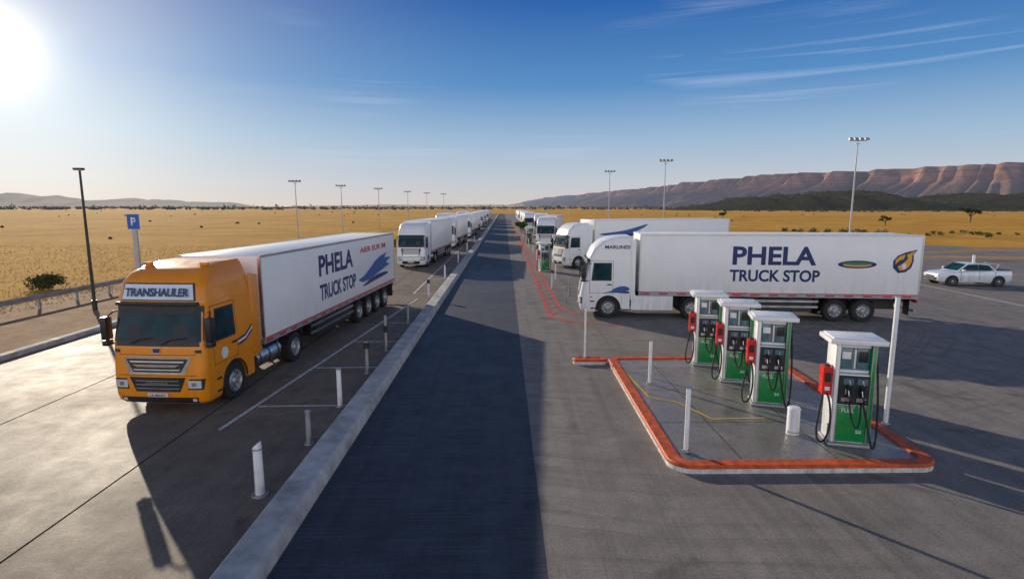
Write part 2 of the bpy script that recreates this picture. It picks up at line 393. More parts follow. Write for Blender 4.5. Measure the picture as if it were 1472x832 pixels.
    for sx in(-1,1):
        spatch(b,1.80,2.66,(.50,1.46),(.60,1.46),.005,M_black,sx)
        spatch(b,1.86,2.60,(.58,1.40),(.66,1.40),.012,M_glass,sx)
        for (za,zb_,ya,yb_) in((1.0,2.75,.42,.435),(1.17,2.75,1.52,1.535),(2.745,2.76,.42,1.53),(1.2,1.213,.44,1.52)):
            spatch(b,za if za>1.16 else 1.16,zb_,(ya,yb_),(ya,yb_),.003,M_black,sx,2)
        b.box((sx*1.275,1.36,1.62),(.03,.2,.05),M_black)
        b.box2((sx*1.258,.48,.45),(sx*1.1,.68,.50),M_black); b.box2((sx*1.262,.46,.78),(sx*1.1,.66,.84),M_black)
        b.box((sx*1.26,.5,1.02),(.03,.12,.06),M_amber)
    b.obj('side_windows_and_doors',e)
    b=MB()
    if style=='A':
        fpatch(b,1.08,1.52,(-.74,.74),(-.92,.92),.018,M_chrome); fpatch(b,1.13,1.47,(-.62,.62),(-.82,.82),.028,M_black)
        fpatch(b,1.27,1.33,(-.5,.5),(-.62,.62),.05,M_chrome,nz=2); fpatch(b,1.38,1.42,(-.70,.70),(-.72,.72),.036,M_alu,nz=1); fpatch(b,1.18,1.21,(-.60,.60),(-.62,.62),.036,M_alu,nz=1)
        fpatch(b,.62,1.0,(-.58,.58),(-.74,.74),.014,M_black)
        for z in(.70,.80,.90): fpatch(b,z,z+.015,(-.57,.57),(-.57,.57),.026,M_galv,nz=1)
        fpatch(b,.30,.47,(-1.0,1.0),(-1.02,1.02),.012,M_black,20)
        for sx in(-1,1):
            o=[sx*.78,sx*1.17]; t=[sx*.84,sx*1.21]
            fpatch(b,.68,.96,(min(o),max(o)),(min(t),max(t)),.010,M_black,8); 
            o=[sx*.81,sx*1.13]; fpatch(b,.72,.92,(min(o),max(o)),(min(o),max(o)),.020,M_lens,8)
            o=[sx*.90,sx*1.02]; fpatch(b,.77,.87,(min(o),max(o)),(min(o),max(o)),.030,M_chrome,4)
            o=[sx*.88,sx*.98]; fpatch(b,.36,.44,(min(o),max(o)),(min(o),max(o)),.022,M_lens,4)
            o=[sx*1.0,sx*1.15]; fpatch(b,1.62,1.70,(min(o),max(o)),(min(o),max(o)),.01,M_black,4)
        fpatch(b,1.60,1.76,(-.09,.09),(-.13,.13),.02,M_chrome,6); fpatch(b,1.63,1.73,(-.07,.07),(-.10,.10),.03,M_navy,6)
        fpatch(b,1.785,1.80,(-1.1,1.1),(-1.1,1.1),.01,M_black,nz=1)
        fpatch(b,1.56,1.572,(-1.15,1.15),(-1.15,1.15),.004,M_black,nz=1); fpatch(b,1.04,1.052,(-1.2,1.2),(-1.2,1.2),.004,M_black,nz=1)
        fpatch(b,2.82,2.90,(-1.08,1.08),(-1.06,1.06),.12,M_black,20,2,.12)
        fpatch(b,2.93,3.37,(-.98,.98),(-.92,.92),.03,M_black,20); fpatch(b,2.96,3.34,(-.95,.95),(-.89,.89),.045,mat('header_white',(.60,.72,.82),.3,0,.1,2,coat=.3),20)
        for sx in(-1,1): b.box((sx*.78,1.05,3.79),(.2,.12,.08),M_amber)
        b.tube([(-.85,.8,3.68),(-.85,.95,3.80),(-.85,1.6,3.86)],.015,M_alu,6)
    else:
        fpatch(b,1.0,1.70,(-.72,.72),(-.88,.88),.012,M_black)
        for z in np.arange(1.06,1.66,.09): fpatch(b,z,z+.035,(-.7,.7),(-.7,.7),.03,M_alu if z>1.2 else M_chrome,nz=1)
        fpatch(b,.36,.62,(-.75,.75),(-.78,.78),.012,M_black)
        for sx in(-1,1):
            o=[sx*.78,sx*1.18]; t=[sx*.84,sx*1.20]
            fpatch(b,.68,.98,(min(o),max(o)),(min(t),max(t)),.010,M_black,8)
            o=[sx*.82,sx*1.14]; fpatch(b,.73,.93,(min(o),max(o)),(min(o),max(o)),.020,M_lens,8)
        fpatch(b,2.76,2.86,(-1.1,1.1),(-1.08,1.08),.10,M_black,16,2,.1)
        for sx in(-1,1): b.box((sx*.85,.98,3.66),(.16,.12,.06),M_amber)
    fpatch(b,.49,.59,(-.26,.26),(-.26,.26),.045,M_pumpw,4)
    for x0 in(-.7,.15):
        b.tube([(x0,fy(x0,1.86)-.05,1.84),(x0+.25,fy(x0+.25,1.93)-.045,1.96),(x0+.62,fy(x0+.6,1.98)-.035,2.0)],.012,M_black,6)
    b.obj('grille_lights_trim',e)
    if style=='A':
        t=text(e,'header_lettering','TRANSHAULER',-.84,.84,3.04,.22,M_navy,.30,0,.03); t.rotation_euler=(R(90-16),0,0); t.location.y=.175
        text(e,'number_plate_text','CA 482-917',-.22,.22,.51,.06,M_black,fy(0,.54)-.05,0)
        text(e,'bumper_lettering','LONGHAUL',-.3,.3,.83,.05,M_alu,fy(0,.85)-.03,0)
    b=MB()
    for sx in(-1,1):
        b.box((sx*1.38,.12,2.22),(.15,.22,.58),M_black); b.box((sx*1.38,.235,2.3),(.12,.012,.34),M_chrome); b.box((sx*1.38,.12,1.84),(.15,.20,.14),M_black)
        b.tube([(sx*1.18,.5,2.62),(sx*1.30,.3,2.62),(sx*1.37,.14,2.48)],.022,M_black,6); b.tube([(sx*1.22,.42,1.80),(sx*1.37,.14,1.80)],.022,M_black,6)
    b.obj('mirrors',e,.025)
    b=MB()
    for sx in(-1,1):
        b.prism([(2.352,.9),(2.352,3.4 if style=='A' else 3.75),(ty-.18,3.3 if style=='A' else 3.7),(ty-.18,1.25),(ty-.1,.95)],sx*1.24,sx*1.20,paint)
    if style=='A': b.prism([(1.5,3.80),(2.34,3.81),(2.34,3.5),(1.5,3.5)],-.85,.85,paint)
    b.obj('cab_side_deflectors',e,.01)
    b=MB()
    for sx in(-1,1):
        b.box2((sx*.38,2.3,.72),(sx*.48,max(drive)+1.0,.98),M_chassis)
        b.cyl((sx*.93,2.55,.72),(sx*.93,4.05,.72),.31,M_alu,seg=24)
        for y in(2.75,3.3,3.85): b.cyl((sx*.93,y-.03,.72),(sx*.93,y+.03,.72),.318,M_black,seg=24)
        b.box2((sx*1.2,2.6,1.03),(sx*.7,4.0,1.07),M_black)
        for d in drive:
            pts=[(d-.62*math.cos(a),.52+.62*math.sin(a)) for a in np.linspace(.35,math.pi-.35,12)]
            rr=[[(sx*.62,y,z),(sx*1.22,y,z),(sx*1.22,y,z+.03),(sx*.62,y,z+.03)] for y,z in pts]
            b.loft(rr,M_black,True,True,False)
            b.cyl((-1.0,d,.52),(1.0,d,.52),.09,M_chassis,seg=8)
    b.cyl((-1,1.32,.52),(1,1.32,.52),.07,M_chassis,seg=8)
    b.box2((-.45,max(drive)-1.1,1.0),(.45,max(drive)+.6,1.16),M_chassis)
    b.box2((-.36,2.3,.45),(.36,max(drive)+.9,.98),M_chassis)
    b.cyl((-.7,2.5,1.1),(-.7,2.5,3.2),.07,M_alu)
    if skirt:
        for sx in(-1,1): b.box2((sx*1.22,2.40,.42),(sx*1.25,4.35,1.1),paint)
    b.obj('chassis_and_tanks',e)
    wheel(e,1.09,1.32,.52,'front_wheel_right'); wheel(e,-1.09,1.32,.52,'front_wheel_left')
    for i,d in enumerate(drive):
        wheel(e,1.06,d,.52,'drive_wheel_right'); wheel(e,-1.06,d,.52,'drive_wheel_left'); 
    b=MB(); zb=1.22
    b.box2((-1.25,ty,zb),(1.25,L,top),M_trailer); b.obj('trailer_box',e,.03)
    b=MB()
    for sx in(-1,1):
        b.box2((sx*1.268,ty-.01,zb-.10),(sx*1.15,L+.01,zb+.05),M_galv)
        b.box2((sx*1.262,ty-.006,top-.07),(sx*1.2,L+.006,top+.012),M_alu)
        for y in(ty,L): b.box2((sx*1.266,y-.05 if y>5 else y-.012,zb+.09),(sx*1.18,y+.012 if y>5 else y+.05,top-.07),M_alu)
        b.box2((sx*1.265,ty,zb+.052),(sx*1.2,L,zb+.088),M_red)
        y=ty+.1
        while y<L-.3:
            b.box2((sx*1.273,y,zb-.05),(sx*1.2,y+.42,zb+.02),M_red); y+=.84
        b.box2((sx*.40,ty+1.2,.85),(sx*.50,L-.1,1.12),M_chassis)
        y=ty+.6
        while y<L: b.box2((sx*1.2,y,1.02),(sx*.4,y+.07,1.12),M_chassis); y+=.9
        ga,gb=max(drive)+1.4,min(axles)-.75
        if gb-ga>1:
            for z in(.62,.88): b.box2((sx*1.2,ga,z),(sx*1.17,gb,z+.09),M_alu)
            for y in np.linspace(ga+.1,gb-.1,4): b.box2((sx*1.165,y-.03,.6),(sx*1.1,y+.03,1.1),M_chassis)
            b.box2((sx*.75,ga+.1,.05),(sx*.65,ga+.22,1.1),M_chassis); b.box2((sx*.82,ga+.02,.02),(sx*.58,ga+.3,.05),M_chassis)
            b.box2((sx*1.15,ga+.5,.42),(sx*.6,gb-.25,1.05),M_black)  # black box lengthened to block sunlit gaps beneath the trailer
        for a in axles:
            pts=[(a-.6*math.cos(t),.52+.6*math.sin(t)) for t in np.linspace(.6,math.pi-.6,9)]
            b.loft([[(sx*.7,y,z),(sx*1.2,y,z),(sx*1.2,y,z+.02),(sx*.7,y,z+.02)] for y,z in pts],M_black,True,True,False)
        b.box2((sx*1.2,L-.35,.35),(sx*.75,L-.33,1.1),M_black)
        b.box((sx*.95,L+.02,.98),(.4,.06,.14),M_red)
    b.box2((-.5,ty+1.0,.50),(.5,L-.6,1.0),M_chassis)
    for a in axles: b.cyl((-1.05,a,.52),(1.05,a,.52),.08,M_chassis,seg=8)
    b.box2((-1.2,L-.12,.48),(1.2,L-.04,.6),M_galv)
    b.box2((-.012,L,zb+.1),(.012,L+.02,top-.1),M_black)
    for x in(-.95,-.35,.35,.95): b.cyl((x,L+.03,zb),(x,L+.03,top-.05),.018,M_galv,seg=8)
    b.obj('trailer_frame',e)
    for a in axles:
        wheel(e,1.07,a,.52,'trailer_wheel_right'); wheel(e,-1.07,a,.52,'trailer_wheel_left')
    return e
def decal(parent,name,pts,m,x=1.262,side=1):
    b=MB(); n=len(pts)
    b.add([(side*x,y,z) for y,z in pts]+[(side*(x-.008),y,z) for y,z in pts],[tuple(range(n))]+[(i,(i+1)%n,n+(i+1)%n,n+i) for i in range(n)],m); return b.obj(name,parent)
def swoosh(y0,z0,y1,z1,th,bend=.25,n=18,curl=1):
    up=[];dn=[]
    for i in range(n+1):
        t=i/n; y=y0+(y1-y0)*t; z=z0+(z1-z0)*t+bend*math.sin(t*math.pi)*curl
        w=th*(t**.6)*(1-t)**.5*1.7
        up.append((y,z+w/2)); dn.append((y,z-w/2))
    return up+dn[::-1]
def ell(cy,cz,a,b_,n=32): return [(cy+a*math.cos(2*math.pi*i/n),cz+b_*math.sin(2*math.pi*i/n)) for i in range(n)]

o=truck('orange_semi_truck',(-8.85,13.9,0),R(-4.5),M_orange,L=17.6,ty=3.0,drive=(5.1,),axles=(11.7,13.05,14.4,15.75),style='A',top=3.84)
for sd in(1,-1):
    text(o,'lettering_main','PHELA',7.3,11.0,2.66,.80,M_navy,1.255,sd,.03)
    text(o,'lettering_sub','TRUCK STOP',7.3,11.3,1.72,.62,M_navy,1.255,sd,.03)
    text(o,'lettering_red','AIER EUR IM',12.0,16.0,3.16,.26,M_red,1.255,sd,.02)
    decal(o,'swoosh_upper',[(11.6,1.95),(12.6,2.10),(13.4,2.35),(14.2,2.62),(15.2,2.80),(16.3,2.88),(15.7,2.66),(16.9,2.58),(16.0,2.36),(16.7,2.22),(15.6,2.10),(14.4,1.95),(13.2,1.80),(12.2,1.80)],M_blue,1.262,sd)
    decal(o,'swoosh_lower',swoosh(12.2,1.60,16.4,1.80,.28,.08),M_navy,1.267,sd)
for i,(m_,d) in enumerate(((M_navy,0),(M_pumpw,.07),(M_navy,.14))):
    decal(o,'cab_stripe',[(1.56,1.45+d),(1.95,1.50+d),(2.33,1.72+d),(2.33,1.78+d),(1.95,1.565+d),(1.56,1.505+d)],m_,1.2545)
decal(o,'door_badge',ell(.9,1.42,.17,.17,6),M_pumpw,1.2545)
w=truck('white_semi_truck',(3.78,27.62,0),R(-95.6),M_white,L=15.35,ty=2.75,drive=(5.25,),axles=(11.75,13.0),style='B',top=4.02,skirt=True)
for sd in(1,-1):
    text(w,'lettering_main','PHELA',7.0,10.75,2.62,.86,M_navy,1.255,sd,.03)
    text(w,'lettering_sub','TRUCK STOP',6.9,10.95,1.84,.56,M_navy,1.255,sd,.03)
    decal(w,'logo_oval',ell(12.55,2.68,.85,.18),M_navy,1.262,sd); decal(w,'logo_oval_in',ell(12.55,2.66,.62,.09),M_gold,1.267,sd); decal(w,'logo_oval_green',ell(12.55,2.72,.66,.07),mat('logo_green',(.02,.22,.12),.35),1.270,sd)
    fl=[(14.35,2.30),(14.12,2.55),(14.10,2.85),(14.28,3.1),(14.62,3.25),(15.1,3.38),(14.95,3.15),(14.98,2.85),(14.9,2.55),(14.68,2.35)]
    decal(w,'logo_flame',fl,M_navy,1.262,sd)
    decal(w,'logo_flame_in',[(14.42,2.42),(14.3,2.6),(14.5,2.72),(14.72,2.95),(14.66,3.15),(15.02,3.32),(14.88,3.1),(14.9,2.85),(14.8,2.6),(14.62,2.45)],M_gold,1.267,sd)
    decal(w,'logo_flame_gold',[(14.2,2.7),(14.2,2.9),(14.38,3.08),(14.6,3.15),(14.55,2.95),(14.36,2.88)],M_gold,1.269,sd)
    decal(w,'logo_flame_eye',ell(14.58,2.62,.1,.13),M_pumpw,1.2715,sd)
text(w,'cab_lettering','MARLINES',1.12,2.3,3.32,.17,M_navy,1.20,1,.02)
decal(w,'cab_swoosh',swoosh(1.45,1.3,2.32,1.42,.34,.05),M_blue,1.2545); decal(w,'cab_swoosh_low',[(1.0,1.2),(1.4,1.24),(2.3,1.2),(2.3,1.3),(1.5,1.32)],M_navy,1.2530)
w2=truck('white_semi_truck',(4.7,48.6,0),R(-67),M_white,L=18.3,ty=2.9,drive=(5.2,),axles=(12.5,13.8,15.1),style='B',top=4.15)
for sd in(1,-1):
    decal(w2,'swoosh_a',swoosh(3.4,2.9,8.6,3.7,.5,.3,curl=-1),M_blue,1.262,sd); decal(w2,'swoosh_b',swoosh(3.6,2.5,7.8,3.1,.4,.2,curl=-1),M_navy,1.267,sd)
w3=truck('white_semi_truck',(-8.1,48.3,0),R(-3),M_white,L=16.0,ty=2.9,drive=(5.2,),axles=(12.1,13.4,14.7),style='B',top=4.0)
def place(x,y,rz): return dup(w3,'white_semi_truck',(x,y,0),R(rz))
for x,y,rz in((-7.6,71,-2.5),(-7.0,95,-2),(-7.2,119,-1),(-6.9,143,0),(-7.0,167,0),(-6.8,192,0),(-6.9,220,0),(-11.6,104,-1),(-11.5,150,0)): place(x,y,rz)
for x,y,rz in((5.3,72,-10),(6.3,96,-4),(5.6,122,0),(5.8,148,0),(5.7,176,0),(5.9,208,0)): place(x,y,rz)

# ------------------------------------------------------------------ ground / pavements
b=MB(); Rr=16000
b.add([(Rr*math.cos(2*math.pi*i/64),Rr*math.sin(2*math.pi*i/64),-.06) for i in range(64)],[tuple(range(64))],M_ground); gnd=b.obj('ground')
sheet('forecourt_pavement',[(-3.45,-30),(90,-30),(110,66),(62,72),(40,110),(15,150),(12,420),(-3.45,420)],0.0,M_conR)
sheet('parking_apron_pavement',[(-17.5,-30),(-4.12,-30),(-4.12,420),(-13,420),(-13,75),(-17.5,58)],0.001,M_conL)
sheet('roadside_pavement',[(-25,-30),(-17.5,-30),(-17.5,58),(-19,75),(-25,75)],-.02,M_tan)
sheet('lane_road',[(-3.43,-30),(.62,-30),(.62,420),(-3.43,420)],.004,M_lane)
sheet('verge',[(36,58),(100,47),(120,54),(60,70)],.005,M_tan)
sheet('access_road',[(40,61.5),(100,50.5),(118,53),(60,66)],.010,M_conR)
sheet('gravel_verge',[(-26.6,-30),(-25,-30),(-25,400),(-26.6,400)],-.04,M_tan)
b=MB()
def line(b,p,q,wd,z,m):
    p=Vector((*p,z));q=Vector((*q,z)); d=(q-p).normalized(); n=Vector((-d.y,d.x,0))*wd/2
    b.add([p+n,p-n,q-n,q+n],[(0,1,2,3)],m)
for x in(-7.6,-12.4): line(b,(x,-20),(x,300),.03,.005,M_joint)
for y in(26,51,76): line(b,(-17.4,y),(-4.2,y),.025,.0057,M_joint)
b.obj('apron_joints')
b=MB()
prof=[(-4.12,-.05),(-4.08,.24),(-4.02,.28),(-3.55,.28),(-3.49,.24),(-3.44,-.05)]
y=-20.0
while y<420:
    L_=6.0 if y<120 else 30
    b.loft([[(x,y+.012,z) for x,z in prof],[(x,y+L_-.012,z) for x,z in prof]],M_kerb,True,True,False); y+=L_
b.obj('median_kerb',None,.012)
b=MB(); y=-20.
while y<58:
    b.loft([[(x,y+.01,z) for x,z in ((-17.8,-.05),(-17.78,.18),(-17.45,.18),(-17.42,-.05))],[(x,y+4-.01,z) for x,z in ((-17.8,-.05),(-17.78,.18),(-17.45,.18),(-17.42,-.05))]],M_kerb,True,True,False); y+=4
b.obj('apron_kerb',None,.02)
b=MB()
line(b,(-6.85,12.8),(-5.05,32),.10,.008,M_paintline)
for y in(14.4,18.0,21.6,25.2,28.8): line(b,(-6.75+(y-12.8)*.094,y),(-4.25,y+.05),.09,.0085,M_paintline)
for y in range(34,110,7): line(b,(-5.6,y),(-4.3,y),.10,.008,M_paintline)
line(b,(-5.6,34),(-5.6,200),.1,.0088,M_paintline)
line(b,(27.5,22),(29,44),.14,.008,M_paintline); line(b,(21,46),(60,40),.14,.008,M_paintline); line(b,(20,62),(60,57),.14,.008,M_paintline)
for i in range(6): line(b,(30+i*3.4,41),(31.5+i*3.4,35),.1,.0085,M_paintline)
line(b,(12.8,20.6),(13.3,20.3),.07,.008,M_paintline); line(b,(12.9,20.0),(13.9,19.7),.1,.008,M_paintline); line(b,(13.2,20.5),(13.6,19.8),.07,.0085,M_paintline)
b.obj('white_road_markings')
b=MB()
line(b,(2.25,26.5),(2.15,200),.18,.008,M_redline); line(b,(2.95,29),(2.75,200),.18,.008,M_redline)
line(b,(2.25,26.5),(3.6,25.0),.18,.0084,M_redline); line(b,(2.95,29),(3.6,27),.18,.0084,M_redline); line(b,(2.6,25.6),(5.5,24.4),.12,.0088,M_redline)
y=27
while y<110: line(b,(2.3,y+.1),(2.85,y+.9),.14,.0086,M_redline); y+=1.5
b.obj('red_road_markings')

b=MB(); X=-24.3
prof=[(0,.50),(.05,.53),(.05,.58),(0,.62),(0,.66),(.05,.70),(.05,.75),(0,.78)]
b.loft([[(X+a,y,z) for a,z in prof] for y in(-10,20,50,90)],M_galv,False)
b.loft([[(X+a-.006,y,z) for a,z in prof] for y in(-10,20,50,90)],M_galv,False)
y=-10
while y<90: b.box2((X-.10,y,-.1),(X-.01,y+.12,.76),M_galv); y+=2.6
b.obj('guardrail')

# ------------------------------------------------------------------ fuel island
isl=empty('fuel_island',(0,0,0))
def rrect(pts,r,n=8):
    out=[]; m=len(pts)
    for i in range(m):
        p=Vector(pts[i]); a=Vector(pts[i-1])-p; c=Vector(pts[(i+1)%m])-p; a.normalize(); c.normalize()
        ang=a.angle(c); d=r/math.tan(ang/2); cen=p+(a+c).normalized()*(r/math.sin(ang/2))
        s=p+a*d-cen; t=p+c*d-cen
        for k in range(n+1):
            f=k/n; v=(s*(1-f)+t*f); v=v.normalized()*r; out.append(cen+v)
    return out
def islandring(b,corner,r,wd,inner):
    n=len(corner)
    def off(d):
        c2=[]
        for i in range(n):
            p=Vector(corner[i]);a=(Vector(corner[i-1])-p).normalized();c=(Vector(corner[(i+1)%n])-p).normalized()
            c2.append(p+(a+c).normalized()*(d/math.sin(a.angle(c)/2)))
        return rrect(c2,max(.03,r-d))
    R3=lambda o,z:[(p.x,p.y,z) for p in o]
    o0=off(0); o3=off(wd-.02);o4=off(wd)
    b.loft([R3(o0,-.02),R3(o0,.105)],M_wkerb,True,False,False)
    b.loft([R3(off(-.012),.105),R3(off(-.012),.15),R3(off(.015),.178),R3(o3,.178),R3(o4,.165),R3(o4,.12)],M_okerb,True,False,False)
    b.loft([R3(o0,.105),R3(off(-.012),.105)],M_okerb,True,False,False)
    if inner: b.add(R3(off(wd-.05),.140),[tuple(range(len(o4)))],M_island)
b=MB()
islandring(b,[(3.35,10.45),(8.85,10.45),(9.35,18.7),(3.55,18.7)],.45,.28,True)
b.obj('kerb_ring_and_floor',isl)
b=MB(); islandring(b,[(2.35,18.25),(3.50,18.25),(3.50,18.72),(2.35,18.72)],.2,.21,True); b.obj('kerb_arm',isl)
b=MB()
for p,q in(((3.95,14.6),(4.6,14.2)),((4.6,14.2),(5.1,13.0)),((5.1,13.0),(6.5,13.05)),((3.75,17.6),(3.95,14.6))): line(b,p,q,.06,.146,M_yellow)
for x in(4.9,6.9): line(b,(x,10.8),(x,18.4),.012,.1445,M_joint)
for y in(12.8,15.2,17.4): line(b,(3.75,y),(8.9,y),.012,.1455,M_joint)
b.obj('island_lines',isl)

def pump(loc,rz):
    e=empty('fuel_pump',loc,rz)
    b=MB()
    b.box2((-.44,-.34,0),(.44,.34,.07),M_galv)
    b.box2((-.38,-.25,.07),(.30,.27,1.62),M_pumpw)
    b.box2((-.40,-.29,.07),(-.30,.30,2.28),M_pumpw)
    b.box2((.302,-.27,.07),(.40,.29,2.28),M_green)
    b.box2((-.298,-.2,1.622),(.30,.22,1.70),M_pumpw); b.box2((-.298,-.2,2.16),(.30,.22,2.278),M_pumpw)
    b.box2((-.03,-.2,1.702),(.03,.2,2.158),M_pumpw)
    b.obj('body',e,.018)
    b=MB(); b.box2((-.56,-.42,2.285),(.54,.42,2.39),M_pumpw); b.box2((-.50,-.36,2.39),(.48,.36,2.42),M_pumpw); b.obj('canopy_cap',e,.03)
    b=MB()
    b.box2((-.28,-.17,1.705),(-.04,.17,2.155),M_screen); b.box2((.04,-.17,1.705),(.29,.17,2.155),M_screen)
    b.box2((-.25,-.18,1.92),(-.07,-.172,2.08),M_pumpw); b.box2((.07,-.18,1.86),(.26,-.172,2.1),M_black)
    b.obj('display_windows',e,.004)
    b=MB(); b.box2((-.285,-.268,.10),(.29,-.20,.92),M_green); b.obj('green_panel',e,.012)
    b=MB(); b.box2((-.29,-.30,.95),(.295,-.2,1.58),M_black)
    b.box2((-.22,-.31,1.40),(-.02,-.298,1.53),M_screen); b.box2((.05,-.31,1.40),(.25,-.298,1.53),M_screen)
    b.box2((-.24,-.308,1.02),(-.06,-.298,1.1),M_alu); b.box2((.06,-.308,1.02),(.24,-.298,1.1),M_alu)
    for i in range(3):
        for j in range(3): b.box((-.16+i*.045,-.308,1.2+j*.04),(.03,.01,.026),M_pumpw)
    b.obj('dispenser_panel',e)
    b=MB()
    for x in(-.12,.14):
        b.box((x,-.36,1.26),(.07,.1,.2),M_black,rot=(.3,0,0)); b.tube([(x,-.34,1.34),(x,-.40,1.42),(x,-.36,1.50)],.018,M_alu,8)
        b.tube([(x,-.40,1.18),(x+.03,-.43,1.08),(x+.02,-.38,1.0)],.028,M_black,8); b.tube([(x-.03,-.44,1.30),(x-.03,-.47,1.2),(x-.02,-.42,1.13)],.010,M_chrome,6)
    b.box((-.50,-.08,1.42),(.19,.26,.62),M_redbox); b.box((-.50,-.215,1.5),(.12,.012,.2),M_black); b.box((-.50,-.215,1.25),(.10,.012,.08),M_pumpw)
    b.box((-.50,-.08,1.745),(.1,.14,.05),M_black)
    b.obj('nozzles_and_red_box',e)
    def bez(p,n=24):
        P=[Vector(x) for x in p]; out=[]
        for i in range(n+1):
            t=i/n; Q=P[:]
            while len(Q)>1: Q=[Q[k]*(1-t)+Q[k+1]*t for k in range(len(Q)-1)]
            out.append(Q[0])
        return out
    b=MB()
    b.tube(bez([(-.50,-.22,1.15),(-.42,-.5,.95),(-.38,-.5,-.15),(-.62,-.5,-.12),(-.95,-.45,.1),(-.6,-.3,.55),(-.56,-.14,1.14)]),.022,M_rubber,8)
    b.tube(bez([(.16,-.38,1.02),(.22,-.6,.6),(.28,-.6,.2),(.34,-.6,-.1),(.44,-.5,-.3),(.50,-.5,.6),(.43,-.1,2.1)]),.022,M_rubber,8)
    b.tube(bez([(-.10,-.38,1.02),(-.10,-.6,.5),(.05,-.62,.35),(.1,-.5,.6),(.14,-.34,1.0)]),.018,M_rubber,8)
    b.obj('hoses',e)
    text(e,'pump_lettering','FUEL',-.2,.05,.76,.09,M_pumpw,-.272,0)
    text(e,'pump_number','50',.1,.22,.30,.08,M_pumpw,-.272,0)
    return e
p1=pump((7.55,11.65,.142),R(-14))
dup(p1,'fuel_pump',(6.98,14.1,.142),R(-16)); dup(p1,'fuel_pump',(6.92,16.1,.142),R(-14)); dup(p1,'fuel_pump',(6.68,17.85,.142),R(-12))
dup(p1,'fuel_pump',(3.3,46,0),R(10)); dup(p1,'fuel_pump',(3.5,80,0),0)
b=MB(); b.cyl((0,0,0),(0,0,.60),.14,M_pumpw,.135,24); b.cyl((0,0,.60),(0,0,.64),.15,M_pumpw,.11,24); b.cyl((0,0,.05),(0,0,.08),.145,M_alu,seg=24); b.obj('waste_bin',None,0,loc=(6.62,12.1,.142))
def post(name,loc,h,r,m,head=None,tip=False):
    b=MB(); b.cyl((0,0,-.02),(0,0,h-(.12 if tip else 0)),r,m,r*.95,20)
    b.cyl((0,0,0),(0,0,.03),r*1.8,M_galv,seg=20)
    for k in range(4): b.cyl((r*1.4*math.cos(k*1.57+.7),r*1.4*math.sin(k*1.57+.7),.03),(r*1.4*math.cos(k*1.57+.7),r*1.4*math.sin(k*1.57+.7),.045),.01,M_black,seg=6)
    if tip:
        n=20; rr=r*.95; rings=[[(rr*math.cos(2*math.pi*i/n),rr*math.sin(2*math.pi*i/n),h-.12) for i in range(n)],[(rr*math.cos(2*math.pi*i/n)*.9,rr*math.sin(2*math.pi*i/n)*.9,h-.05+.06*math.cos(2*math.pi*i/n)) for i in range(n)]]
        b.loft(rings,m,True,True,False); b.cyl((0,0,h-.16),(0,0,h-.13),r*1.02,M_galv,seg=20)
    if head=='dark': b.box((0,0,h-.08),(r*2.6,r*2.6,.2),M_black); b.box((0,0,h+.03),(r*2,r*2,.03),M_galv)
    if head=='cap': b.cyl((0,0,h),(0,0,h+.03),r*1.15,M_alu,seg=16)
    if head=='arm': b.box((0,0,h*.62),(r*2.4,r*2.4,.25),M_black); b.cyl((0,0,h),(0,0,h+.06),r*.6,M_black,seg=10)
    return b.obj(name,None,0,loc=loc)
post('bollard',(-4.55,9.75,0),1.05,.085,M_pumpw,None,True)
post('bollard',(-4.42,12.0,0),.75,.06,M_galv,'cap'); post('bollard',(-4.42,14.4,0),1.02,.065,M_pumpw,'cap')
post('bollard',(-4.42,17.4,0),1.0,.06,M_galv,'dark'); post('bollard',(-4.4,20.2,0),1.35,.055,M_galv,'arm')
post('bollard',(-4.4,25,0),.9,.05,M_galv,'cap'); post('bollard',(-4.4,32,0),1.1,.06,M_pumpw,'dark')
for y in(41,53,66,82): post('bollard',(-4.4,y,0),1.0,.06,M_pumpw,'cap')
post('bollard',(3.85,11.15,.17),1.38,.05,M_pumpw,'cap'); post('bollard',(4.28,15.8,.14),1.28,.05,M_pumpw,'cap')
post('bollard',(2.75,18.5,.17),1.75,.035,M_pumpw,'cap')
post('marker_pole',(9.12,12.6,.17),3.05,.055,M_pumpw,'cap')
for x,y,h in((3.4,30.5,.9),(3.9,33,1.1),(3.1,36,1.2),(3.7,40,1.4),(3.2,55,1.3),(3.2,62,1.3),(3.2,74,1.3)): post('bollard',(x,y,0),h,.05,M_galv if h<1.2 else M_pumpw,'dark' if h>1.1 else 'cap')

def mast(loc,h,heads=4,m=M_polegrey,r=.11):
    b=MB(); b.cyl((0,0,-.1),(0,0,h),r,m,r*.5,14); b.cyl((0,0,0),(0,0,.05),r*2,M_galv,seg=14)
    b.box((0,0,h),(1.9,.1,.1),m); b.box((0,0,h-.35),(.5,.08,.08),m)
    for i in range(heads):
        x=-.85+1.7*i/(heads-1); b.box((x,-.18,h+.14),(.38,.34,.16),M_galv,rot=(.5,0,0)); b.box((x,-.23,h+.06),(.32,.28,.02),M_lens,rot=(.5,0,0))
    return b.obj('floodlight_mast',None,0,loc=loc)
for x,y,h in((37.4,60,12.2),(24.2,85,12),(20.7,111,12),(-36,98,9.5),(-34.2,119,9.5),(-30.6,138,9.5),(-29.5,173,9.7),(-26,190,9.7),(-22,205,9.7)):
    mast((x,y,0),h)
b=MB(); b.cyl((0,0,-.1),(0,0,7.1),.085,M_poledark,.05,14); b.cyl((0,0,0),(0,0,.5),.12,M_poledark,seg=14)
b.box((.0,-.05,7.16),(.42,.26,.10),M_poledark); b.box((0,-.05,7.10),(.34,.2,.03),M_lens); b.obj('street_lamp',None,0,loc=(-21.3,28.8,0))
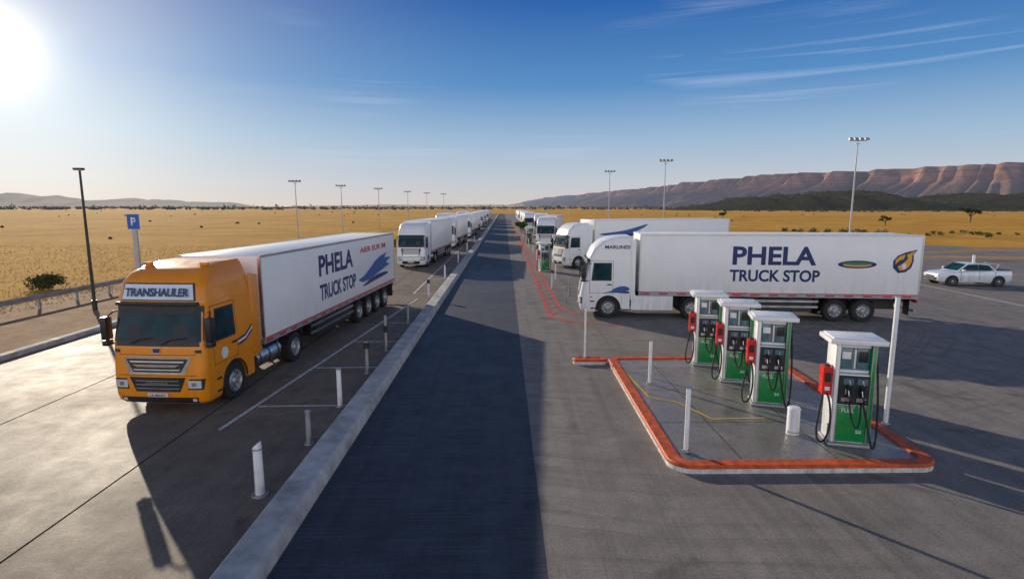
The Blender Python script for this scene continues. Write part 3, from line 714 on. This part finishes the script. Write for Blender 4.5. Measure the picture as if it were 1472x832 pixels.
b=MB(); b.box2((-.13,-.06,-.1),(.13,.06,4.2),M_polegrey); b.box2((-.34,-.09,4.0),(.34,-.062,4.86),M_signblue); b.box2((-.36,-.062,3.98),(.36,-.03,4.88),M_pumpw)
b.box2((-.12,-.096,4.22),(-.04,-.091,4.68),M_pumpw); b.box2((-.04,-.096,4.58),(.12,-.091,4.66),M_pumpw); b.box2((-.04,-.096,4.40),(.12,-.091,4.47),M_pumpw); b.box2((.09,-.096,4.472),(.15,-.091,4.578),M_pumpw)
b.obj('parking_sign',None,0,loc=(-21.6,33,0))

def car(loc,rz):
    e=empty('pickup_car',loc,rz)
    M_car=mat('car_paint',(.72,.76,.80),.25,0,.05,2,coat=.9,dirt=.3)
    b=MB()
    sec=[(-2.32,.62,.42,.66),(-2.25,.78,.34,.80),(-2.0,.88,.30,.90),(-1.3,.92,.28,.98),(-.9,.92,.28,1.02),(.2,.93,.28,1.05),(1.2,.92,.28,1.07),(2.1,.90,.32,1.08),(2.3,.86,.38,1.04),(2.34,.80,.45,.95)]
    rings=[]
    for x,hw,zb,zs in sec:
        rings.append([(x,-hw*.92,zb),(x,-hw,zb+.15),(x,-hw,zs-.18),(x,-hw*.95,zs-.04),(x,-hw*.85,zs),(x,0,zs+.03),(x,hw*.85,zs),(x,hw*.95,zs-.04),(x,hw,zs-.18),(x,hw,zb+.15),(x,hw*.92,zb)])
    b.loft(rings,M_car,True,True)
    b.obj('body',e)
    b=MB()
    prof=[(-1.15,1.0,.84),(-.45,1.50,.68),(.35,1.54,.68),(.95,1.46,.68),(1.35,1.07,.82)]
    b.loft([[(x,-w,min(z,1.0)),(x,-w,z-.02),(x,-w*.9,z),(x,w*.9,z),(x,w,z-.02),(x,w,min(z,1.0))] for x,z,w in prof],M_car,True,True)
    b.obj('cabin',e)
    b=MB()
    for s in(-1,1):
        for q in(((-.95,1.10,.825),(-.40,1.44,.71),(.18,1.47,.70),(.18,1.09,.83)),((.26,1.09,.83),(.26,1.47,.70),(.85,1.41,.71),(1.12,1.10,.82))):
            b.add([(x,s*(w+.02),z) for x,z,w in q]+[(x,s*(w-.03),z) for x,z,w in q],[(0,1,2,3),(0,1,5,4),(1,2,6,5),(2,3,7,6),(3,0,4,7)],M_glass)
    b.add([(-1.13,-.72,1.06),(-1.13,.72,1.06),(-.50,.60,1.49),(-.50,-.60,1.49)],[(0,1,2,3)],M_glass); b.add([(1.33,-.7,1.11),(1.33,.7,1.11),(1.0,.6,1.455),(1.0,-.6,1.455)],[(0,1,2,3)],M_glass)
    b.obj('windows',e)
    b=MB()
    b.box2((1.45,-.72,1.085),(2.2,.72,1.12),M_black)
    for s in(-1,1):
        b.box((-2.2,s*.66,.72),(.14,.24,.14),M_lens); b.box((2.3,s*.78,.82),(.08,.14,.28),M_redbox); b.box((-.85,s*.99,1.1),(.14,.16,.12),M_car)
        for x in(-1.45,1.45): b.cyl((x,s*.80,.36),(x,s*.935,.36),.40,M_black,seg=24)
        for x in(-.93,.22,1.22): b.box((x,s*.926,.7),(.012,.02,.6),M_black)
    b.box2((-2.36,-.6,.4),(-2.28,.6,.55),M_black); b.box2((2.28,-.8,.4),(2.38,.8,.52),M_galv); b.box2((-2.33,-.45,.58),(-2.29,.45,.68),M_black)
    b.cyl((1.25,-.7,1.05),(1.5,-.7,1.45),.03,M_chrome); b.cyl((1.25,.7,1.05),(1.5,.7,1.45),.03,M_chrome); b.cyl((1.5,-.7,1.45),(1.5,.7,1.45),.03,M_chrome)
    b.obj('trim',e)
    for x in(-1.45,1.45):
        for s in(-1,1):
            wo=wheel(e,x,s*.85,.35,'wheel',.35); wo.rotation_euler=(0,0,R(90*s)); 
    return e
car((31.6,37.4,0),R(-6))
post('bollard',(33.2,38.8,0),1.9,.09,M_pumpw,'cap'); post('bollard',(29.8,41,0),1.2,.07,M_pumpw,'cap')

# ------------------------------------------------------------------ terrain
def interp_path(P,n):
    P=np.array(P,float); d=np.r_[0,np.cumsum(np.linalg.norm(np.diff(P[:,:2],axis=0),axis=1))]
    t=np.linspace(0,1,n)**1.5*d[-1]
    return [np.interp(t,d,P[:,k]) for k in range(P.shape[1])],t
def escarp(name,P,width,m,n=1100,rows=34,seed=0,side=1,base=-30):
    (X,Y,H),T=interp_path(P,n); b=MB(); rings=[]; A=[];B=[]
    dx=np.gradient(X);dy=np.gradient(Y); k=np.ones(61)/61
    dx=np.convolve(np.pad(dx,30,'edge'),k,'valid'); dy=np.convolve(np.pad(dy,30,'edge'),k,'valid')
    for i in range(n):
        nn=Vector((-dy[i],dx[i],0)).normalized()*side
        s=T[i]; h=H[i]*(1+.05*noise.noise((s*.0011,seed,0))+.02*noise.noise((s*.012,seed,5)))
        h-=H[i]*.10*max(0,noise.noise((s*.0022,seed+9,0)))**.8
        r=[]
        for q in range(rows+1):
            t=q/rows
            if t<.60: u=t/.60; dist=width*(1-u*.80); z=h*(.60*u**1.5)
            elif t<.82: u=(t-.60)/.22; dist=width*(.20-.07*u); z=h*(.60+.36*u)
            else: u=(t-.82)/.18; dist=width*(.13-.6*u); z=h*(.96+.04*math.sin(u*math.pi*.5))
            wrp=noise.noise((s*.004,t*1.5,seed))*60
            rid=(1-abs(noise.noise(((s+wrp)*.0034,seed+2,t*.35)))*2.2)*.62+(1-abs(noise.noise(((s+wrp)*.011,seed+3,t*.6)))*2.2)*.38
            env=(math.sin(min(1,t/.9)*math.pi)**.6 if t<.9 else 0)
            dist+=width*.50*(rid-.5)*(env+.12)
            z+=h*.12*env*(rid-.6)
            p=Vector((X[i],Y[i],0))+nn*dist; r.append((p.x,p.y,max(z,0)+(base if q==0 else 0))); A.append(rid); B.append(z/h)
        rings.append(r)
    b.loft(rings,m,False,False); return b.obj(name,None,ang=180,attrs={'rid':A,'hh':B})
escarp('escarpment_hills',[(4200,1500,205),(3200,1950,210),(2420,2550,206),(1950,3300,214),(1780,4000,218),(1620,5000,212),(1450,6500,198),(1250,8300,192),(820,10500,170),(330,12600,60),(180,13000,5)],620,M_mesa,seed=3,side=1)
def ridge(name,P,width,m,n=240,seed=0,rough=.5,f=.0015):
    P=np.array(P,float); t=np.linspace(0,1,n); k=np.linspace(0,1,len(P)); X=np.interp(t,k,P[:,0]);Y=np.interp(t,k,P[:,1]);H=np.interp(t,k,P[:,2]); b=MB(); rings=[]
    for i in range(n):
        r=[]
        for q in range(13):
            u=q/12; a=math.sin(u*math.pi)**.9
            x=X[i]; y=Y[i]+(u-.5)*width
            hh=H[i]*(1+rough*noise.fractal((x*f,y*f*.5,seed),1,2,5))*a
            r.append((x,y,max(0,hh)-(5 if q in(0,12) else 0)))
        rings.append(r)
    b.loft(rings,m,False,False); return b.obj(name,None,ang=180)
ridge('far_hills',[(-8500,7000,120),(-6500,7000,165),(-5600,7000,130),(-5000,7000,110),(-4400,7000,70),(-3900,7000,75),(-3500,7000,50),(-3150,7000,5)],1500,M_farhill,seed=2,rough=.8,f=.0016)
ridge('far_hills',[(-3300,9000,20),(-2000,9000,35),(-500,9000,35),(300,9000,50)],900,M_farhill,seed=5,rough=.4,f=.001)
hill=ridge('bush_hills',[(250,900,0),(330,880,8),(400,860,22),(450,840,27),(520,800,25),(600,760,19),(720,700,17),(860,640,14),(1100,560,16)],240,M_hill,seed=8,rough=.9,f=.012)

def leaves(name,clumps,m,size,per,parent=None,flat=.7,loc=None):
    V=[];F=[]
    for (cx,cy,cz,r) in clumps:
        d=np.random.normal(size=(per,3)); d/=np.linalg.norm(d,axis=1)[:,None]
        rad=r*(np.random.rand(per)**.4)*(1+.12*np.random.randn(per))
        p=d*rad[:,None]; p[:,2]*=flat; p+=np.array((cx,cy,cz))
        for q in p:
            a=Vector(np.random.normal(size=3)).normalized(); b_=a.orthogonal().normalized(); s=size*random.uniform(.5,1.3)
            o=len(V); q=Vector(q); V+= [q-a*s,q+b_*s*.5,q+a*s,q-b_*s*.5]; F.append((o,o+1,o+2,o+3))
    me=bpy.data.meshes.new(name); me.from_pydata(V,[],F); me.materials.append(m); ob=bpy.data.objects.new(name,me); S.collection.objects.link(ob)
    if parent: ob.parent=parent
    if loc: ob.location=loc
    return ob
from mathutils.bvhtree import BVHTree
dg=bpy.context.evaluated_depsgraph_get(); bv=BVHTree.FromObject(hill,dg)
cl=[]
for i in range(900):
    t=random.random(); x=260+t*800; y=random.uniform(540,960)-max(0,(x-450))*.42
    h=bv.ray_cast(Vector((x,y,200)),Vector((0,0,-1)))[0]; z=h.z if h else 0
    r=random.uniform(1.5,4.6); cl.append((x,y,max(z,0)+r*.4,r))
leaves('distant_trees',cl,M_leaffar,1.1,20)
cl=[]
for i in range(1900):
    x=random.uniform(-1900,900); y=random.uniform(900,2400); r=random.uniform(2,5)*(1 if random.random()<.8 else 1.6); cl.append((x,y,r*.4,r*1.5))
leaves('distant_treeline',cl,M_leaffar,2.8,8,flat=.55)
cl=[]
for i in range(90):
    y=random.uniform(70,700); sx=random.choice((-1,1)); x=sx*random.uniform(.12,1.15)*y+sx*22
    if sx>0 and y<150: continue
    r=random.uniform(.2,.5)*(1 if y<200 else 1.4); cl.append((x,y,r*.4,r))
for i in range(110):
    u=random.uniform(0,1); x=60+u*80; y=112-u*34+random.uniform(-5,12); r=random.uniform(.3,.9); cl.append((x,y,r*.4,r))
leaves('field_shrubs',cl,M_leaf,.22,50)
def bush(loc,r,n=7,m=M_leaf):
    cl=[(random.uniform(-r,r)*.7,random.uniform(-r,r)*.5,random.uniform(.25,.6)*r,random.uniform(.35,.6)*r) for _ in range(n)]
    return leaves('bush',cl,m,.09*max(1,r*.6),260,loc=loc)
bush((-30.2,36.5,0),1.1,9); bush((-33,33,0),.45,4); bush((-28,30,0),.35,4); bush((-29,52,0),.7,5)
def tree(loc,h,m=M_leaf,spread=.42):
    e=empty('tree',loc); b=MB()
    b.tube([(0,0,-.1),(.04*h,.02*h,.2*h),(.0,.03*h,.42*h),(.03*h,0,.62*h)],.035*h,M_bark,8)
    cl=[]
    for i in range(8):
        a=i*2.4; l=random.uniform(.2,spread)*h; z0=random.uniform(.25,.45)*h; tip=(math.cos(a)*l,math.sin(a)*l,z0+random.uniform(.2,.42)*h)
        b.tube([(0,.02*h,z0),(tip[0]*.5,tip[1]*.5,(z0+tip[2])*.5+.03*h),tip],.011*h,M_bark,6)
        for k in range(3): cl.append((tip[0]+random.uniform(-.1,.1)*h,tip[1]+random.uniform(-.1,.1)*h,tip[2]+random.uniform(-.05,.1)*h,random.uniform(.09,.17)*h))
    b.obj('trunk',e); leaves('crown',cl,m,.035*h,110,parent=e); return e
tree((158,188,0),6.0); tree((92,235,0),4.0); tree((103,150,0),3.0)
for x,y,h in((3.5,112,2.6),(3.4,121,2.2),(-13.2,190,4)): tree((x,y,0),h,M_leafg)
V=[];F=[]
def tuft(x,y,h):
    for k in range(5):
        a=random.uniform(0,6.28); l=random.uniform(.02,.12); hh=h*random.uniform(.6,1.2); o=len(V); c,s_=math.cos(a),math.sin(a); wv=.012
        V.extend([(x-s_*wv,y+c*wv,-.06),(x+s_*wv,y-c*wv,-.06),(x+c*l,y+s_*l,hh-.06)]); F.append((o,o+1,o+2))
for i in range(9000):
    y=18+60*random.random()**1.1; x=-26.3-((random.random()**1.5)*45); tuft(x,y,random.uniform(.05,.17))
for i in range(1300):
    y=random.uniform(15,90); tuft(random.uniform(-26.4,-24.5),y,random.uniform(.05,.22))
me=bpy.data.meshes.new('dry_grass'); me.from_pydata(V,[],F); me.materials.append(M_drygrass); ob=bpy.data.objects.new('dry_grass',me); S.collection.objects.link(ob)

# ------------------------------------------------------------------ sky & sun
EL,AZ=R(17),R(-38.5)
sv=Vector((math.sin(AZ)*math.cos(EL),math.cos(AZ)*math.cos(EL),math.sin(EL)))
W=bpy.data.worlds.new('World'); S.world=W; W.use_nodes=True; nt=W.node_tree; nt.nodes.clear()
sky=nt.nodes.new('ShaderNodeTexSky'); sky.sky_type='NISHITA'; sky.sun_disc=False; sky.sun_elevation=EL; sky.sun_rotation=AZ%(2*math.pi); sky.air_density=1; sky.dust_density=.3; sky.ozone_density=3
mn=nt.nodes.new('ShaderNodeVectorMath'); mn.operation='MINIMUM'; nt.links.new(sky.outputs[0],mn.inputs[0]); mn.inputs[1].default_value=(.5,1.0,2.4)
bg1=nt.nodes.new('ShaderNodeBackground'); bg1.inputs[1].default_value=.05; nt.links.new(mn.outputs[0],bg1.inputs[0])
tc=nt.nodes.new('ShaderNodeTexCoord').outputs['Generated']
nv=nt.nodes.new('ShaderNodeVectorMath'); nv.operation='NORMALIZE'; nt.links.new(tc,nv.inputs[0]); D=nv.outputs[0]
sp=nt.nodes.new('ShaderNodeSeparateXYZ'); nt.links.new(D,sp.inputs[0])
zc=math_(nt,'MAXIMUM',sp.outputs[2],0.)
grad=ramp(nt,zc,[(0,(.70,.60,.48)),(.04,(.58,.59,.57)),(.11,(.35,.49,.60)),(.20,(.085,.25,.49)),(.32,(.003,.090,.33)),(.50,(.001,.035,.15)),(1,(.004,.03,.10))])
back_fill=math_(nt,'MULTIPLY',rng(nt,sp.outputs[1],.1,-.5,0,1),rng(nt,zc,.62,.12,.04,1))  # added bright low band behind the camera, fills the shaded truck sides
grad=mixc(nt,back_fill,grad,(1.75,1.70,1.66))
def dotw(v):
    n=nt.nodes.new('ShaderNodeVectorMath'); n.operation='DOT_PRODUCT'; nt.links.new(D,n.inputs[0]); n.inputs[1].default_value=v; return math_(nt,'MAXIMUM',n.outputs['Value'],0.)
EG=R(11.6); AG=R(-41); gv=(math.sin(AG)*math.cos(EG),math.cos(AG)*math.cos(EG),math.sin(EG))
d=dotw(gv)
g=math_(nt,'ADD',math_(nt,'MULTIPLY',math_(nt,'POWER',d,700.),.9),math_(nt,'ADD',math_(nt,'MULTIPLY',math_(nt,'POWER',d,60.),.42),math_(nt,'MULTIPLY',math_(nt,'POWER',d,12.),.24)))
glowc=nt.nodes.new('ShaderNodeVectorMath'); glowc.operation='SCALE'; glowc.inputs[0].default_value=(1,.86,.60); nt.links.new(g,glowc.inputs['Scale'])
cm=mapv(nt,D,(1.3,1.3,44),(0,R(-4),0)); cn=noi(nt,cm,1.3,6,.6,.5)
mk=noi(nt,mapv(nt,D,(1.2,1.2,6)),2.3,1,.5)
cf=math_(nt,'MULTIPLY',math_(nt,'MULTIPLY',rng(nt,cn,.50,.74),rng(nt,mk,.47,.60)),math_(nt,'MULTIPLY',rng(nt,zc,.03,.10,0,.45),rng(nt,sp.outputs[0],-.45,-.1)),clamp=True)
grad=mixc(nt,cf,grad,(.70,.76,.84))
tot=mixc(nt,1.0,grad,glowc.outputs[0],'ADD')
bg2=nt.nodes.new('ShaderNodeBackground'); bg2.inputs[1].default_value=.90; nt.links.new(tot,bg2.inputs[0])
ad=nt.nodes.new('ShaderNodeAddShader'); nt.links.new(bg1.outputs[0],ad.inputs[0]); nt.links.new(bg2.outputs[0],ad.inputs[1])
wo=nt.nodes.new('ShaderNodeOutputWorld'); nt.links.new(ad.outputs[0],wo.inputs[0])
sl=bpy.data.lights.new('sun','SUN'); sl.energy=5.0; sl.angle=R(.5); sl.color=(1,.87,.68); so=bpy.data.objects.new('sun',sl); S.collection.objects.link(so)
so.rotation_euler=(-sv).to_track_quat('-Z','Y').to_euler()

cam=bpy.data.cameras.new('camera'); cam.sensor_width=36; cam.lens=19.57; cam.clip_end=40000; cam.clip_start=.1
co=bpy.data.objects.new('camera',cam); S.collection.objects.link(co); co.location=(0,0,5.3); co.rotation_euler=(R(90-8.46),0,R(-.79)); S.camera=co
